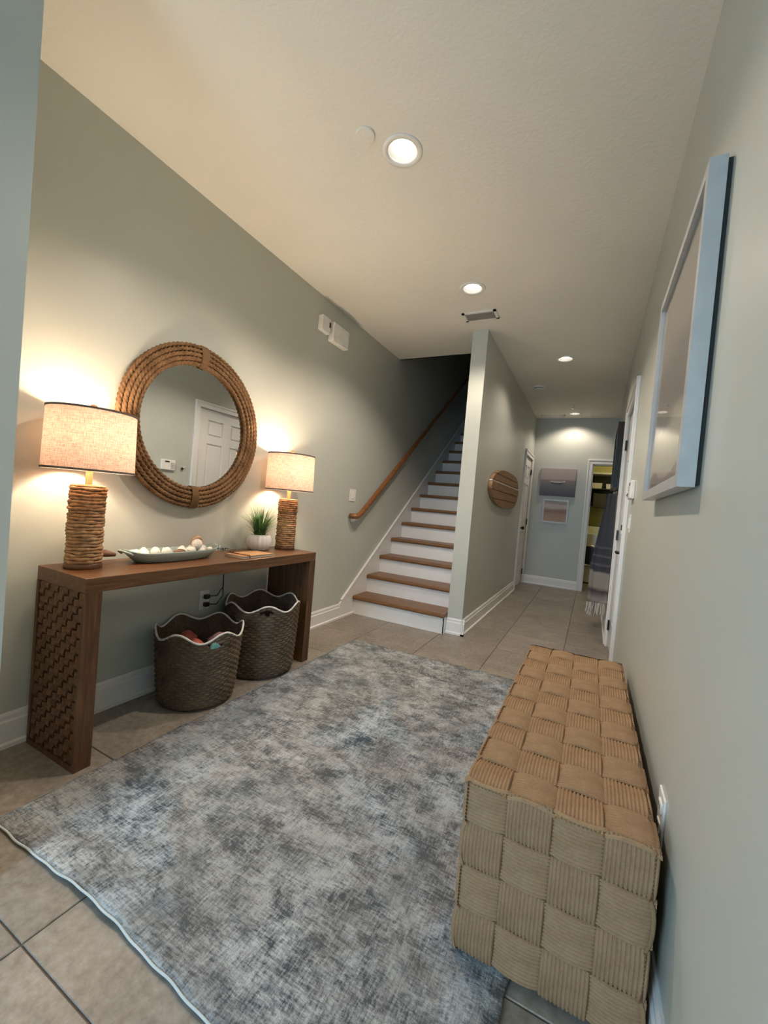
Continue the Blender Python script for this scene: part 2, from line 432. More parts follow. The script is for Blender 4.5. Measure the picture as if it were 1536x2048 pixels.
# entry side: wall with a glazed opening behind the camera
GX0, GX1, GZ = -1.38, -0.58, 2.44
sbox('wall_front', [(EX-.02, GX0, -1.75, -1.60, -.1, H+.02), (GX1, R+.05, -1.75, -1.60, -.1, H+.02), (GX0, GX1, -1.75, -1.60, GZ, H+.02)], 'wall_paint')
bm = new_bm()
for a, b in ((GX0, GX0+.05), (GX1-.05, GX1)): box(bm, a, b, -1.70, -1.65, 0, GZ)
for a, b in ((0, .14), (GZ-.08, GZ)): box(bm, GX0, GX1, -1.699, -1.651, a, b)
d4 = struct(obj('door_4', bm, 'trim_paint'))
bm = new_bm(); box(bm, GX0+.045, GX1-.045, -1.678, -1.672, .13, GZ-.07); obj('pane', bm, 'clear_pane', d4)
sbox('floor_porch', [(-6, 5, -9, -1.75, -.25, -.13)], 'asphalt')

# laundry room beyond the back doorway
LY = 8.95
sbox('wall_laundry', [(-.90, 1.2, LY, LY+.1, -.1, 2.6), (-.92, -.82, YB+WT, LY, -.1, 2.6), (1.1, 1.2, YB+WT, LY, -.1, 2.6), (-.9, 1.2, YB+WT, LY+.05, 2.5, 2.58)], 'laundry_paint')

# ------------------------------------------------------------------ baseboards and trims
def base_profile(h=.14, t=.016):
    return [(0, 0), (t+.012, 0), (t+.012, .016), (t, .022), (t, h-.035), (t-.005, h-.028), (t-.005, h-.012), (t-.010, h), (0, h)]
def baseboard(name, runs):
    """runs: (axis, a, b, wall coordinate, side)"""
    bm = new_bm()
    for ax, a, b, w, sd in runs:
        if ax == 'y': prism(bm, [(w+sd*p, z) for p, z in base_profile()], 1, a, b)
        else: prism(bm, [(w+sd*p, z) for p, z in base_profile()], 0, a, b)
    return struct(obj(name, bm, 'trim_paint'))
baseboard('baseboard_left', [('y', EY, YS+.03, L, 1)])
baseboard('baseboard_entry', [('y', -1.6, EY+.010, EX-.008, 1), ('x', L, EX+.014, EY-.008, 1)])
baseboard('baseboard_right', [('y', -1.6, D1A-.075, R, -1), ('y', D1B+.075, YJ, R, -1)])
baseboard('baseboard_partition', [('y', PY0-.028, D2A-.07, PX1, 1), ('x', PX0, PX1+.028, PY0, -1), ('y', D2B+.07, YB, PX1, 1)])
baseboard('baseboard_back', [('x', PX1, D3A-.07, YB, -1)])

def casing(name, axis, a, b, zt, w, sd, cw=.072, ct=.018):
    """door casing round an opening a..b up to zt on the wall plane w, proud in direction sd"""
    bm = new_bm()
    def B(u0, u1, z0, z1, t):
        lo, hi = sorted((w, w+sd*t))
        if axis == 'y': box(bm, lo, hi, u0, u1, z0, z1, bev=.003)
        else: box(bm, u0, u1, lo, hi, z0, z1, bev=.003)
    B(a-cw, a, 0, zt, ct); B(b, b+cw, 0, zt, ct); B(a-cw, b+cw, zt, zt+cw, ct)
    B(a-cw-.001, a-cw+.022, 0, zt+cw-.021, ct+.008); B(b+cw-.022, b+cw+.001, 0, zt+cw-.021, ct+.008); B(a-cw-.0015, b+cw+.0015, zt+cw-.022, zt+cw+.001, ct+.0085)
    return struct(obj(name, bm, 'trim_paint'))
casing('trim_2', 'y', D1A, D1B, D1Z, R, -1)
casing('trim_3', 'y', D2A, D2B, D2Z, PX1, 1)
casing('trim_4', 'x', D3A, D3B, D3Z, YB, -1)
bm = new_bm()
box(bm, D3A, D3A+.015, YB, YB+WT, 0, D3Z); box(bm, D3B-.015, D3B, YB, YB+WT, 0, D3Z); box(bm, D3A, D3B, YB, YB+WT, D3Z-.015, D3Z)
struct(obj('trim_5', bm, 'trim_paint'))

def panel_door(name, a, b, zt, xf, sd):
    """six panel slab in an opening a..b (y), face at x = xf facing sd"""
    w = b - a; t = .035
    st_, mu = .125*w/.8, .11*w/.8
    pw = (w - 2*st_ - mu) / 2
    cols = [(a+st_, a+st_+pw), (b-st_-pw, b-st_)]
    rows = [(.24, .86), (1.04, zt-.42), (zt-.33, zt-.13)]
    bm = new_bm()
    lo, hi = sorted((xf, xf-sd*t)); 
    def B(y0, y1, z0, z1, d0, d1, bev=0):
        p, q = sorted((xf+sd*d0, xf+sd*d1)); box(bm, p, q, y0, y1, z0, z1, bev=bev)
    B(a+.003, b-.003, .008, zt-.003, -t, -.012)
    ys = [a+.003, cols[0][0], cols[0][1], cols[1][0], cols[1][1], b-.003]
    for i in (0, 2, 4): B(ys[i], ys[i+1], .008, zt-.003, -.013, 0)
    zs = [.008, rows[0][0], rows[0][1], rows[1][0], rows[1][1], rows[2][0], rows[2][1], zt-.003]
    for c0, c1 in cols:
        for i in (0, 2, 4, 6): B(c0-.001, c1+.001, zs[i], zs[i+1], -.013, 0)
    d = struct(obj(name, bm, 'trim_paint'))
    for c0, c1 in cols:
        for z0, z1 in rows:
            bm = new_bm(); p, q = sorted((xf-sd*.012, xf-sd*.003)); box(bm, p, q, c0+.022, c1-.022, z0+.022, z1-.022, bev=.006)
            obj('panel', bm, 'trim_paint', d)
    return d
d1 = panel_door('door_1', D1A, D1B, D1Z, R+.012, -1)
d2 = panel_door('door_2', D2A, D2B, D2Z, PX1-.012, 1)
def knob(door, x, y, z, sd, lever=False, mat='nickel'):
    bm = new_bm()
    tube(bm, [(x, y, z), (x+sd*.012, y, z)], .03, 16); tube(bm, [(x+sd*.01, y, z), (x+sd*.05, y, z)], .011, 10)
    if lever: tube(bm, [(x+sd*.048, y-.01, z), (x+sd*.05, y+.05, z), (x+sd*.048, y+.11, z-.004)], [.011, .010, .008], 10)
    else: sphere(bm, (x+sd*.058, y, z), .027, squash=(.8, 1, 1))
    obj('door_knob', bm, mat, door, True)
knob(d1, R+.012, D1A+.07, .915, -1, True, 'dark_metal')
bm = new_bm(); tube(bm, [(R+.012, D1A+.07, 1.10), (R-.012, D1A+.07, 1.10)], .03, 16); box(bm, R-.026, R-.01, D1A+.063, D1A+.077, 1.08, 1.12)
obj('deadbolt', bm, 'dark_metal', d1, 'auto')
knob(d2, PX1-.012, D2A+.065, .93, 1, False, 'dark_metal')
for d_, y_, x_ in ((d1, D1B-.002, R-.004), (d2, D2B-.002, PX1+.004)):
    for z_ in (.2, 1.02, 1.83):
        bm = new_bm(); tube(bm, [(x_, y_, z_-.045), (x_, y_, z_+.045)], .008, 8); box(bm, x_-.004, x_+.004, y_-.02, y_, z_-.045, z_+.045)
        obj('hinge', bm, 'dark_metal', d_, 'auto')

# ------------------------------------------------------------------ staircase
stairs = thing('staircase', (L+.5, YS, 0), 'straight staircase with brown wooden treads and white risers', 'staircase')
for k in range(NST):
    y0, zt = YS + k*RUN, RISE*(k+1)
    bm = new_bm()
    y1 = y0 + RUN + .03
    prof = [(y1, zt-.038), (y0+.012, zt-.038), (y0+.004, zt-.034), (y0, zt-.019), (y0+.003, zt-.006), (y0+.012, zt), (y1, zt)]
    if k < NST-1:
        prism(bm, prof, 0, L+.018, PX0-.002); obj('tread', bm, 'tread_wood', stairs)
    bm = new_bm(); box(bm, L+.018, PX0-.002, y0+.028, y0+.045, zt-RISE, zt-.03); obj('riser', bm, 'trim_paint', stairs)
sl = RISE/RUN
bm = new_bm(); box(bm, PX0-.012, PX0+.001, YS+.028, PY0-.031, 0, RISE-.039); obj('stringer', bm, 'trim_paint', stairs)
bm = new_bm()
def sk(y): return .165 + (y-3.345)*sl
ye = YS+15*RUN
prism(bm, [(3.31, 0), (YS+.05, 0), (ye, (ye-YS-.05)*sl), (ye, sk(ye)), (3.35, sk(3.35)), (3.31, .14)], 0, L+.001, L+.017)
obj('skirt_board', bm, 'trim_paint', stairs)
bm = new_bm()
prism(bm, [(3.345, sk(3.345)-.002), (ye, sk(ye)-.002), (ye, sk(ye)+.014), (3.335, sk(3.345)+.012)], 0, L+.001, L+.024)
obj('skirt_cap', bm, 'trim_paint', stairs)
rail = thing('handrail', (L+.07, 3.4, .97), 'round brown wooden handrail climbing the wall beside the stairs', 'handrail')
bm = new_bm()
xr = L+.072
def rz(y): return .985 + (y-3.44)*.7275
pts = [(L+.012, 3.37, rz(3.43)), (L+.045, 3.372, rz(3.43)), (xr-.006, 3.39, rz(3.43)), (xr, 3.42, rz(3.44))] + [(xr, 3.47+i*.35, rz(3.47+i*.35)) for i in range(12)]
tube(bm, pts, .026, 14); obj('rail', bm, 'rail_wood', rail, True)
for y in (3.75, 5.0, 6.3):
    bm = new_bm(); tube(bm, [(L, y, rz(y)-.09), (L+.03, y, rz(y)-.085), (xr, y, rz(y)-.03)], .007, 8); tube(bm, [(L, y, rz(y)-.09), (L+.006, y, rz(y)-.09)], .026, 14)
    obj('bracket', bm, 'brass', rail, True)

# ------------------------------------------------------------------ recessed ceiling lights
can_lab = ['recessed ceiling light nearest the viewer, beside the flat round ceiling plate', 'recessed ceiling light just in front of the slatted ceiling vent',
           'recessed hall light above the passage beside the staircase wall', 'farthest recessed light, right in front of the hall end wall']
for (cx, cy), lab, can_w in zip(CANS, can_lab, CAN_W):
    t = thing('ceiling_light', (cx, cy, H), lab, 'ceiling light', 'recessed ceiling lights')
    bm = new_bm(); lathe(bm, [(CR-.003, 0.004), (CR, -.004), (CR+.022, -.005), (CR+.026, 0.0), (CR-.003, 0.004)], (cx, cy, H), 40, cap=False)
    obj('trim_ring', bm, 'white_plastic', t, True)
    bm = new_bm(); lathe(bm, [(CR, .0), (CR-.009, .012), (CR-.022, .028)], (cx, cy, H), 40, cap=False)
    obj('baffle', bm, 'baffle_paint', t, True)
    bm = new_bm(); lathe(bm, [(.012, .0265), (CR-.023, .0265), (CR-.023, .032), (.012, .032)], (cx, cy, H), 32, cap=True)
    obj('lens', bm, 'can_lens', t)
    ld = bpy.data.lights.new('ceiling_light_lamp', 'SPOT'); ld.energy = can_w; ld.color = CAN_COL
    ld.spot_size = radians(136); ld.spot_blend = 0.5; ld.shadow_soft_size = .035
    lo = bpy.data.objects.new('ceiling_light_lamp', ld); COL.objects.link(lo)
    lo.location = (cx, cy, H-.004)

# ------------------------------------------------------------------ ceiling fittings
pl_ = thing('ceiling_plate', (-1.036, 1.553, H), 'flat round ceiling-coloured plate beside the nearest recessed light', 'ceiling plate')
bm = new_bm(); lathe(bm, [(.0425, 0), (.0425, -.006), (.040, -.0085), (.02, -.009), (.001, -.009)], (-1.036, 1.553, H), 36, cap=False)
obj('plate', bm, 'ceiling_paint', pl_, 'auto')
vt = thing('ceiling_vent', (-.965, 3.365, H), 'white rectangular ceiling vent with dark slats before the staircase wall', 'air vent')
vx0, vx1, vy0, vy1 = -1.105, -.828, 3.29, 3.445
bm = new_bm()
for b_ in ((vx0, vx1, vy0, vy0+.022), (vx0, vx1, vy1-.022, vy1), (vx0, vx0+.022, vy0, vy1), (vx1-.022, vx1, vy0, vy1)): box(bm, *b_, H-.009, H-.0005)
obj('frame', bm, 'white_plastic', vt)
bm = new_bm(); box(bm, vx0+.02, vx1-.02, vy0+.02, vy1-.02, H-.0025, H-.001); obj('backing', bm, 'vent_dark', vt)
for i in range(7):
    y = vy0+.030+i*.0155
    bm = new_bm(); prism(bm, [(y, H-.002), (y+.002, H-.002), (y+.011, H-.009), (y+.009, H-.009)], 0, vx0+.02, vx1-.02); obj('slat', bm, 'vent_slat', vt)
v2 = thing('ceiling_vent', (-.70, 7.07, H), 'narrow pale ceiling grille close to the hall end wall', 'air vent')
bm = new_bm()
for b_ in ((-.87, -.52, 7.00, 7.02), (-.87, -.52, 7.12, 7.14), (-.87, -.85, 7.0, 7.14), (-.54, -.52, 7.0, 7.14)): box(bm, *b_, H-.010, H-.0005)
obj('frame', bm, 'white_plastic', v2)
bm = new_bm(); box(bm, -.86, -.53, 7.01, 7.13, H-.003, H-.001); obj('backing', bm, 'vent_dark', v2)
for i in range(5):
    y = 7.025+i*.019
    bm = new_bm(); prism(bm, [(y, H-.003), (y+.002, H-.003), (y+.013, H-.010), (y+.011, H-.010)], 0, -.86, -.53); obj('slat', bm, 'white_plastic', v2)
sd_ = thing('smoke_detector', (-.735, 5.45, H), 'small round white smoke detector on the hall ceiling', 'smoke detector')
bm = new_bm(); lathe(bm, [(.065, 0), (.065, -.012), (.055, -.016), (.055, -.026), (.045, -.034), (.001, -.036)], (-.735, 5.45, H), 32, cap=False); obj('body', bm, 'white_plastic', sd_, 'auto')
bm = new_bm(); lathe(bm, [(.0555, -.017), (.0555, -.024)], (-.735, 5.45, H), 32, cap=False); obj('sensor_slot', bm, 'vent_dark', sd_)
sp_ = thing('sprinkler_head', (-.385, 6.42, H), 'tiny sprinkler head on the ceiling before the farthest light', 'sprinkler')
bm = new_bm(); lathe(bm, [(.03, 0), (.03, -.004), (.012, -.008), (.012, -.03)], (-.385, 6.42, H), 20); obj('escutcheon', bm, 'white_plastic', sp_, 'auto')
bm = new_bm(); lathe(bm, [(.006, -.028), (.006, -.045), (.018, -.046), (.018, -.049)], (-.385, 6.42, H), 16); obj('deflector', bm, 'nickel', sp_, 'auto')

# ------------------------------------------------------------------ rug
RX0, RX1, RY0, RY1 = -1.622, -0.085, 0.636, 2.885
def rug_edge(x):
    return RY0 + .012*sin(4.3*(x+1.5)) * (0.3 + 0.7*min(1, max(0, (x+1.62)/.5))) + .0012*sin(31*x) + .0012*sin(57*x+1)
def rug_z(x, y):
    d = max(0.0, 1 - (y-RY0)/.35)
    w = max(0.0, sin((x+1.35)*7.0)) * .010 * math.exp(-((x+.98)/.36)**2) * d*d
    return .010 + w
bm = new_bm(); nx, ny = 110, 120
G = []
for j in range(ny+1):
    row = []
    for i in range(nx+1):
        x = RX0 + (RX1-RX0)*i/nx; t = j/ny
        ex = .004*sin(40*t)+.003*sin(93*t+2)
        xx = x + (ex if i in (0, nx) else 0)
        far = RY1 + .035*(i/nx) + random.uniform(-.006, .006)*(1 if j == ny else 0)
        y = rug_edge(x)*(1-t) + far*t
        row.append(bm.verts.new((xx, y, rug_z(x, y) + random.uniform(-.0006, .0006))))
    G.append(row)
for j in range(ny):
    for i in range(nx): bm.faces.new((G[j][i], G[j][i+1], G[j+1][i+1], G[j+1][i]))
bd = [G[0][i] for i in range(nx+1)] + [G[j][nx] for j in range(1, ny+1)] + [G[ny][i] for i in range(nx-1, -1, -1)] + [G[j][0] for j in range(ny-1, 0, -1)]
lowv = [bm.verts.new((v_.co.x, v_.co.y, max(.0005, v_.co.z-.0075))) for v_ in bd]
for i in range(len(bd)): bm.faces.new((bd[i], lowv[i], lowv[(i+1) % len(bd)], bd[(i+1) % len(bd)]))
rug = thing('area_rug', ((RX0+RX1)/2, (RY0+RY1)/2, 0), 'large distressed grey blue and ivory rug on the tiled floor', 'rug')
obj('pile', bm, 'rug_weave', rug, True)
bm = new_bm()
pts = [(x_, rug_edge(x_)-.001, rug_z(x_, RY0)-.002) for x_ in [RX0+(RX1-RX0)*i/160 for i in range(161)]]
tube(bm, pts, .0032, 6); obj('edge_binding', bm, 'rug_binding', rug, True)
bm = new_bm()
for i in range(170):
    x_ = RX0+(RX1-RX0)*(i+.5)/170; y_ = RY1+.035*((x_-RX0)/(RX1-RX0))
    dx, ln = random.uniform(-.006, .006), random.uniform(.006, .02)
    tube(bm, [(x_, y_-.006, .008), (x_+dx, y_+ln, .003)], .0022, 4)
o = obj('fringe', bm, 'rug_binding', rug); o['kind'] = 'stuff'

# ------------------------------------------------------------------ woven bench
BX0, BX1, BY0, BY1, BZ = -.228, .190, 1.035, 2.305, .458
CW = (BX1-BX0)/4; NR = 11; CL = (BY1-BY0)/NR; CH = (BZ-.020)/4
bench = thing('woven_bench', ((BX0+BX1)/2, (BY0+BY1)/2, .01), 'long low bench covered in tan basket-woven cord squares', 'bench')
bm = new_bm(); box(bm, BX0+.0095, BX1-.0095, BY0+.0095, BY1-.0095, .034, BZ-.0095, bev=.004, seg=2); obj('core', bm, 'bench_core', bench)
for fx in (BX0+.05, BX1-.05):
    for fy in (BY0+.06, BY1-.06):
        z0 = .0105 if fx < RX1 else .0
        bm = new_bm(); lathe(bm, [(.016, z0), (.02, .036)], (fx, fy, 0), 14); obj('foot', bm, 'black_plastic', bench)
def weave_cell(w, h, along_h):
    """unit pad in the XY plane, w along x, h along y, cords parallel to y (along_h) or x; bowed out at its middle"""
    bm = new_bm(); nr, na = 12, 6
    rows = []
    nu = nr*4
    for a in range(na+1):
        t = a/na; s_ = t*2-1
        lift = .0095*(1-abs(s_)**2.6) - .0045
        row = []
        for i in range(nu+1):
            u = i/nu; e = (.0055 if along_h else .0036)*sqrt(abs(sin(pi*u*nr))) - .003
            ee = -.004*max(0, (abs(u*2-1)-.9)/.1)
            z = lift + e + ee
            p = ((u-.5)*w*.992, (t-.5)*h*1.03, z) if along_h else ((t-.5)*w*1.03, (u-.5)*h*.992, z)
            row.append(bm.verts.new(p))
        rows.append(row)
    for a in range(na):
        for i in range(nu):
            q = (rows[a][i], rows[a][i+1], rows[a+1][i+1], rows[a+1][i])
            bm.faces.new(q if along_h else q[::-1])
    me = bpy.data.meshes.new('woven_square'); bm.to_mesh(me); bm.free(); me.materials.append(MATS['bench_weave']); me.shade_smooth(); return me
meT = [weave_cell(CW, CL, False), weave_cell(CW, CL, True)]
meE = [weave_cell(CW, CH, False), weave_cell(CW, CH, True)]
meS = [weave_cell(CL, CH, False), weave_cell(CL, CH, True)]
def cell(me, mat4):
    o = put('woven_square', me, bench); o.matrix_basis = mat4
ins = .004
for c in range(4):
    for r_ in range(NR):                       # top; r_=0 is the row nearest the camera
        leng = ((c + r_) % 2 == 0)             # cords running along the bench
        cell(meT[1 if leng else 0], Matrix.Translation((BX0+(c+.5)*CW, BY0+(r_+.5)*CL, BZ-ins)))
    for r_ in range(4):                        # near end (faces -y) and far end
        leng = ((c + r_) % 2 == 1)
        z = BZ-(r_+.5)*CH
        cell(meE[1 if leng else 0], Matrix.Translation((BX0+(c+.5)*CW, BY0+ins, z)) @ Matrix.Rotation(pi/2, 4, 'X'))
        cell(meE[1 if leng else 0], Matrix.Translation((BX0+(c+.5)*CW, BY1-ins, z)) @ Matrix.Rotation(pi, 4, 'Z') @ Matrix.Rotation(pi/2, 4, 'X'))
for r_ in range(NR):
    for q in range(4):
        leng = ((r_ + q) % 2 == 1)
        z = BZ-(q+.5)*CH; y = BY0+(r_+.5)*CL
        cell(meS[1 if leng else 0], Matrix.Translation((BX0+ins, y, z)) @ Matrix.Rotation(-pi/2, 4, 'Z') @ Matrix.Rotation(pi/2, 4, 'X'))
        cell(meS[1 if leng else 0], Matrix.Translation((BX1-ins, y, z)) @ Matrix.Rotation(pi/2, 4, 'Z') @ Matrix.Rotation(pi/2, 4, 'X'))

# ------------------------------------------------------------------ console table
TX0, TX1, TY0, TY1, TZ = -2.030, -1.672, .884, 2.332, .750
LT, TT = .062, .058
tab = thing('console_table', ((TX0+TX1)/2, (TY0+TY1)/2, 0), 'dark wooden waterfall console table with woven side panels', 'table')
bm = new_bm(); box(bm, TX0, TX1, TY0, TY1, TZ-TT, TZ, bev=.003, seg=2); obj('tabletop', bm, 'table_wood_y', tab)
for sgn, (a, b) in ((-1, (TY0, TY0+LT)), (1, (TY1-LT, TY1))):
    bm = new_bm()
    fo = .018
    if sgn < 0: box(bm, TX0+.001, TX1-.001, a+.016, b, 0, TZ-TT+.001)
    else: box(bm, TX0+.001, TX1-.001, a, b-.016, 0, TZ-TT+.001)
    yo = (a, a+.0165) if sgn < 0 else (b-.0165, b)
    box(bm, TX0, TX0+fo, *yo, 0, TZ-TT); box(bm, TX1-fo, TX1, *yo, 0, TZ-TT); box(bm, TX0+fo, TX1-fo, *yo, 0, .022)
    lg = obj('leg_panel', bm, 'table_wood_z', tab)
    # over-under wooden strips set in the outer face
    px0, px1, pz0, pz1 = TX0+fo, TX1-fo, .022, TZ-TT
    NV, NH = 9, 22
    pv, ph = (px1-px0)/NV, (pz1-pz0)/NH
    ym = a+.011 if sgn < 0 else b-.011
    def strip(vertical, idx):
        bm = new_bm(); n = NH if vertical else NV
        L_, W_ = (ph, pv) if vertical else (pv, ph)
        secs = []
        for q in range(n*4+1):
            tt_ = q/4
            ph_ = cos(pi*(tt_-.5+idx)) if vertical else -cos(pi*(tt_-.5+idx))
            off = -sgn*-1*0
            yy = ym + sgn*(.0065*ph_)
            if vertical:
                zc = pz0+tt_*ph; xc = px0+(idx+.5)*pv; w2 = pv*.44
                sec = [(xc-w2, yy-.003, zc), (xc+w2, yy-.003, zc), (xc+w2, yy+.003, zc), (xc-w2, yy+.003, zc)]
            else:
                xc = px0+tt_*pv; zc = pz0+(idx+.5)*ph; w2 = ph*.44
                sec = [(xc, yy-.003, zc-w2), (xc, yy-.003, zc+w2), (xc, yy+.003, zc+w2), (xc, yy+.003, zc-w2)]
            secs.append([bm.verts.new(s_) for s_ in sec])
        for A, Bq in zip(secs, secs[1:]):
            for k in range(4): bm.faces.new((A[k], A[(k+1) % 4], Bq[(k+1) % 4], Bq[k]))
        bm.faces.new(secs[0]); bm.faces.new(secs[-1][::-1])
        obj('woven_strip', bm, 'table_wood_z' if vertical else 'table_wood_x', lg)
    for i in range(NV): strip(True, i)
    for i in range(NH): strip(False, i)

# ------------------------------------------------------------------ table lamps
def make_lamp(cx, cy, label, seed):
    rnd = random.Random(seed)
    z0 = TZ + .0005
    t = thing('table_lamp', (cx, cy, z0), label, 'lamp', 'pair of table lamps')
    bm = new_bm(); lathe(bm, [(.066, 0), (.068, .003), (.068, .018), (.065, .022)], (cx, cy, z0), 40); obj('foot', bm, 'lamp_foot_wood', t, 'auto')
    bm = new_bm(); lathe(bm, [(.056, .02), (.056, .345)], (cx, cy, z0), 24); obj('inner_cylinder', bm, 'lamp_foot_wood', t, 'auto')
    bm = new_bm(); rows = 23; n = 44
    for r_ in range(rows):
        zc = z0 + .029 + r_*(.318/rows)
        f1, f2, f3 = rnd.uniform(0, 6), rnd.uniform(0, 6), rnd.uniform(0, 6)
        br = .0585 + rnd.uniform(-.0015, .002)
        pts, rr = [], []
        for k in range(n):
            th = 2*pi*k/n
            rad = br + .0012*sin(3*th+f1) + .0010*sin(7*th+f2)
            pts.append((cx+rad*cos(th), cy+rad*sin(th), zc + .0012*sin(4*th+f2) + .0009*sin(9*th+f3)))
            rr.append(.0076 + .0016*sin(5*th+f3) + rnd.uniform(-.0006, .0006))
        tube(bm, pts, rr, 7, closed=True)
    obj('rattan_body', bm, 'rattan_coil', t, True)
    bm = new_bm(); lathe(bm, [(.060, .338), (.063, .344), (.060, .349), (.012, .350)], (cx, cy, z0), 32); obj('body_cap', bm, 'rattan_coil', t, 'auto')
    bm = new_bm(); lathe(bm, [(.0125, .349), (.0125, .425), (.010, .430)], (cx, cy, z0), 16); obj('neck', bm, 'neck_wood', t, 'auto')
    bm = new_bm(); lathe(bm, [(.016, .43), (.016, .475), (.012, .48)], (cx, cy, z0), 16); obj('socket', bm, 'brass', t, 'auto')
    bm = new_bm(); lathe(bm, [(.012, .478), (.014, .490), (.026, .515), (.030, .535), (.024, .556), (.008, .566)], (cx, cy, z0), 20); obj('bulb', bm, 'bulb_glow', t, True)
    sz0, sz1, sr0, sr1 = .408, .655, .163, .158
    me_c = (0, 0, 0)
    bm = new_bm(); lathe(bm, [(sr0, 0), (sr1, sz1-sz0)], (0, 0, 0), 72, cap=False)
    sh = put('shade', mesh_of('shade', bm, 'linen_shade', True), t); sh.matrix_basis = Matrix.Translation((cx, cy, z0+sz0))
    for za, zb, ra in ((sz0-.002, sz0+.006, sr0), (sz1-.006, sz1+.002, sr1)):
        bm = new_bm(); lathe(bm, [(ra-.003, za), (ra+.0022, za), (ra+.0022, zb), (ra-.003, zb), (ra-.003, za)], (cx, cy, z0), 72, cap=False); obj('shade_trim', bm, 'shade_trim', t, 'auto')
    bm = new_bm()
    zz = z0+sz1-.012
    for k in range(3):
        th = 2*pi*k/3+.4; tube(bm, [(cx, cy, zz), (cx+sr1*cos(th), cy+sr1*sin(th), zz)], .002, 6)
    for s_ in (-1, 1):
        tube(bm, [(cx, cy+s_*.015, z0+.44), (cx, cy+s_*.05, z0+.50), (cx, cy+s_*.05, z0+.58), (cx, cy, zz)], .002, 6)
    obj('harp', bm, 'brass', t, True)
    bm = new_bm(); lathe(bm, [(.004, sz1-.014), (.006, sz1+.004), (.004, sz1+.008), (.012, sz1+.014), (.014, sz1+.022), (.010, sz1+.029), (.003, sz1+.031)], (cx, cy, z0), 18); obj('finial', bm, 'neck_wood', t, True)
    ld = bpy.data.lights.new('table_lamp_light', 'POINT'); ld.energy = LAMP_W; ld.color = LAMP_COL; ld.shadow_soft_size = .045
    lo = bpy.data.objects.new('table_lamp_light', ld); COL.objects.link(lo); lo.location = (cx, cy, z0+.545)
    return t
make_lamp(-1.895, .985, 'lit rattan table lamp with linen shade nearest the entry wall corner', 3)
make_lamp(-1.893, 2.262, 'lit rattan table lamp with linen shade beside the potted grass', 11)

# ------------------------------------------------------------------ rope mirror
MY, MZ = 1.603, 1.464
mir = thing('round_mirror', (L, MY, MZ), 'large round wall mirror framed in rings of twisted rope', 'mirror')
bm = new_bm(); tube(bm, [(L+.002, MY, MZ), (L+.022, MY, MZ)], .43, 72); obj('backing', bm, 'lamp_foot_wood', mir, 'auto')
bm = new_bm(); tube(bm, [(L+.020, MY, MZ), (L+.025, MY, MZ)], .347, 96); obj('mirror_plate', bm, 'mirror_glass', mir, 'auto')
NRING = 5; RR = .0132
for k in range(NRING):
    rr = .350 + k*.0232
    n = int(2*pi*rr/.0045)
    xo = L + .034 + .012*(1-((k-2)/2.2)**2) 
    tw = int(2*pi*rr/.026)
    bm = new_bm()
    pts = [(xo, MY+rr*sin(2*pi*i/n), MZ+rr*cos(2*pi*i/n)) for i in range(n)]
    # explicit frame so that the twist closes
    rings = []
    for i, p in enumerate(pts):
        th = 2*pi*i/n; a = Vector((1, 0, 0)); b = Vector((0, sin(th), cos(th)))
        ring = []
        for s_ in range(12):
            q = 2*pi*s_/12; r_ = RR*(.84 + .16*abs(cos(1.5*(q - 2*pi*tw*i/n/1.0*1.0)))**.6*1.2)
            r_ = RR*(.86 + .17*cos(3*q - 2*pi*tw*i/n))
            ring.append(bm.verts.new(Vector(p) + a*r_*cos(q) + b*r_*sin(q)))
        rings.append(ring)
    for i in range(n):
        A, Bq = rings[i], rings[(i+1) % n]
        for s_ in range(12): bm.faces.new((A[s_], Bq[s_], Bq[(s_+1) % 12], A[(s_+1) % 12]))
    obj('rope_ring', bm, 'seagrass_rope', mir, True)
for ang in (0, pi):
    bm = new_bm()
    for q in range(9):
        th = ang + (q-4)*.0125
        pts = []
        for s_ in range(17):
            u = s_/16; rr = .333 + u*.124
            pts.append((L+.034+.028*sin(pi*u)**.6, MY+rr*sin(th), MZ+rr*cos(th)))
        tube(bm, pts, .0034, 6)
    obj('binding', bm, 'binding', mir, True)

# ------------------------------------------------------------------ things on the table
ZT = TZ + .0005
# boat-shaped tray
tcx, tcy, tl_, tw_ = -1.890, 1.405, .258, .088
tray = thing('ceramic_tray', (tcx, tcy, ZT), 'long sage green boat-shaped tray with looped handles on the table', 'tray')
def tray_pt(th, f, z):
    e = abs(cos(th))**.75*(1 if cos(th) > 0 else -1); g = abs(sin(th))**.8*(1 if sin(th) > 0 else -1)
    up = .016*abs(cos(th))**6*(z/.045)
    return Vector((tcx + tw_*f*g, tcy + tl_*f*e, ZT + z + up))
bm = new_bm(); n = 56; prof = [(.70, 0.0), (.78, .004), (.90, .026), (1.0, .047), (.985, .050), (.955, .046), (.86, .024), (.76, .010), (.30, .008), (.02, .008)]
rings = [[bm.verts.new(tray_pt(2*pi*k/n, f, z)) for k in range(n)] for f, z in prof]
for A, Bq in zip(rings, rings[1:]):
    for k in range(n): bm.faces.new((A[k], A[(k+1) % n], Bq[(k+1) % n], Bq[k]))
bm.faces.new(rings[0][::-1]); bm.faces.new(rings[-1])
obj('body', bm, 'ceramic_sage', tray, True)
for s_ in (-1, 1):
    bm = new_bm()
    pts = [(tcx+.042*cos(a_), tcy+s_*(tl_*.93+.030*sin(a_)), ZT+.044+.016*sin(a_)) for a_ in [pi*i/12 for i in range(13)]]
    tube(bm, pts, .0055, 8); obj('handle', bm, 'ceramic_sage', tray, True)
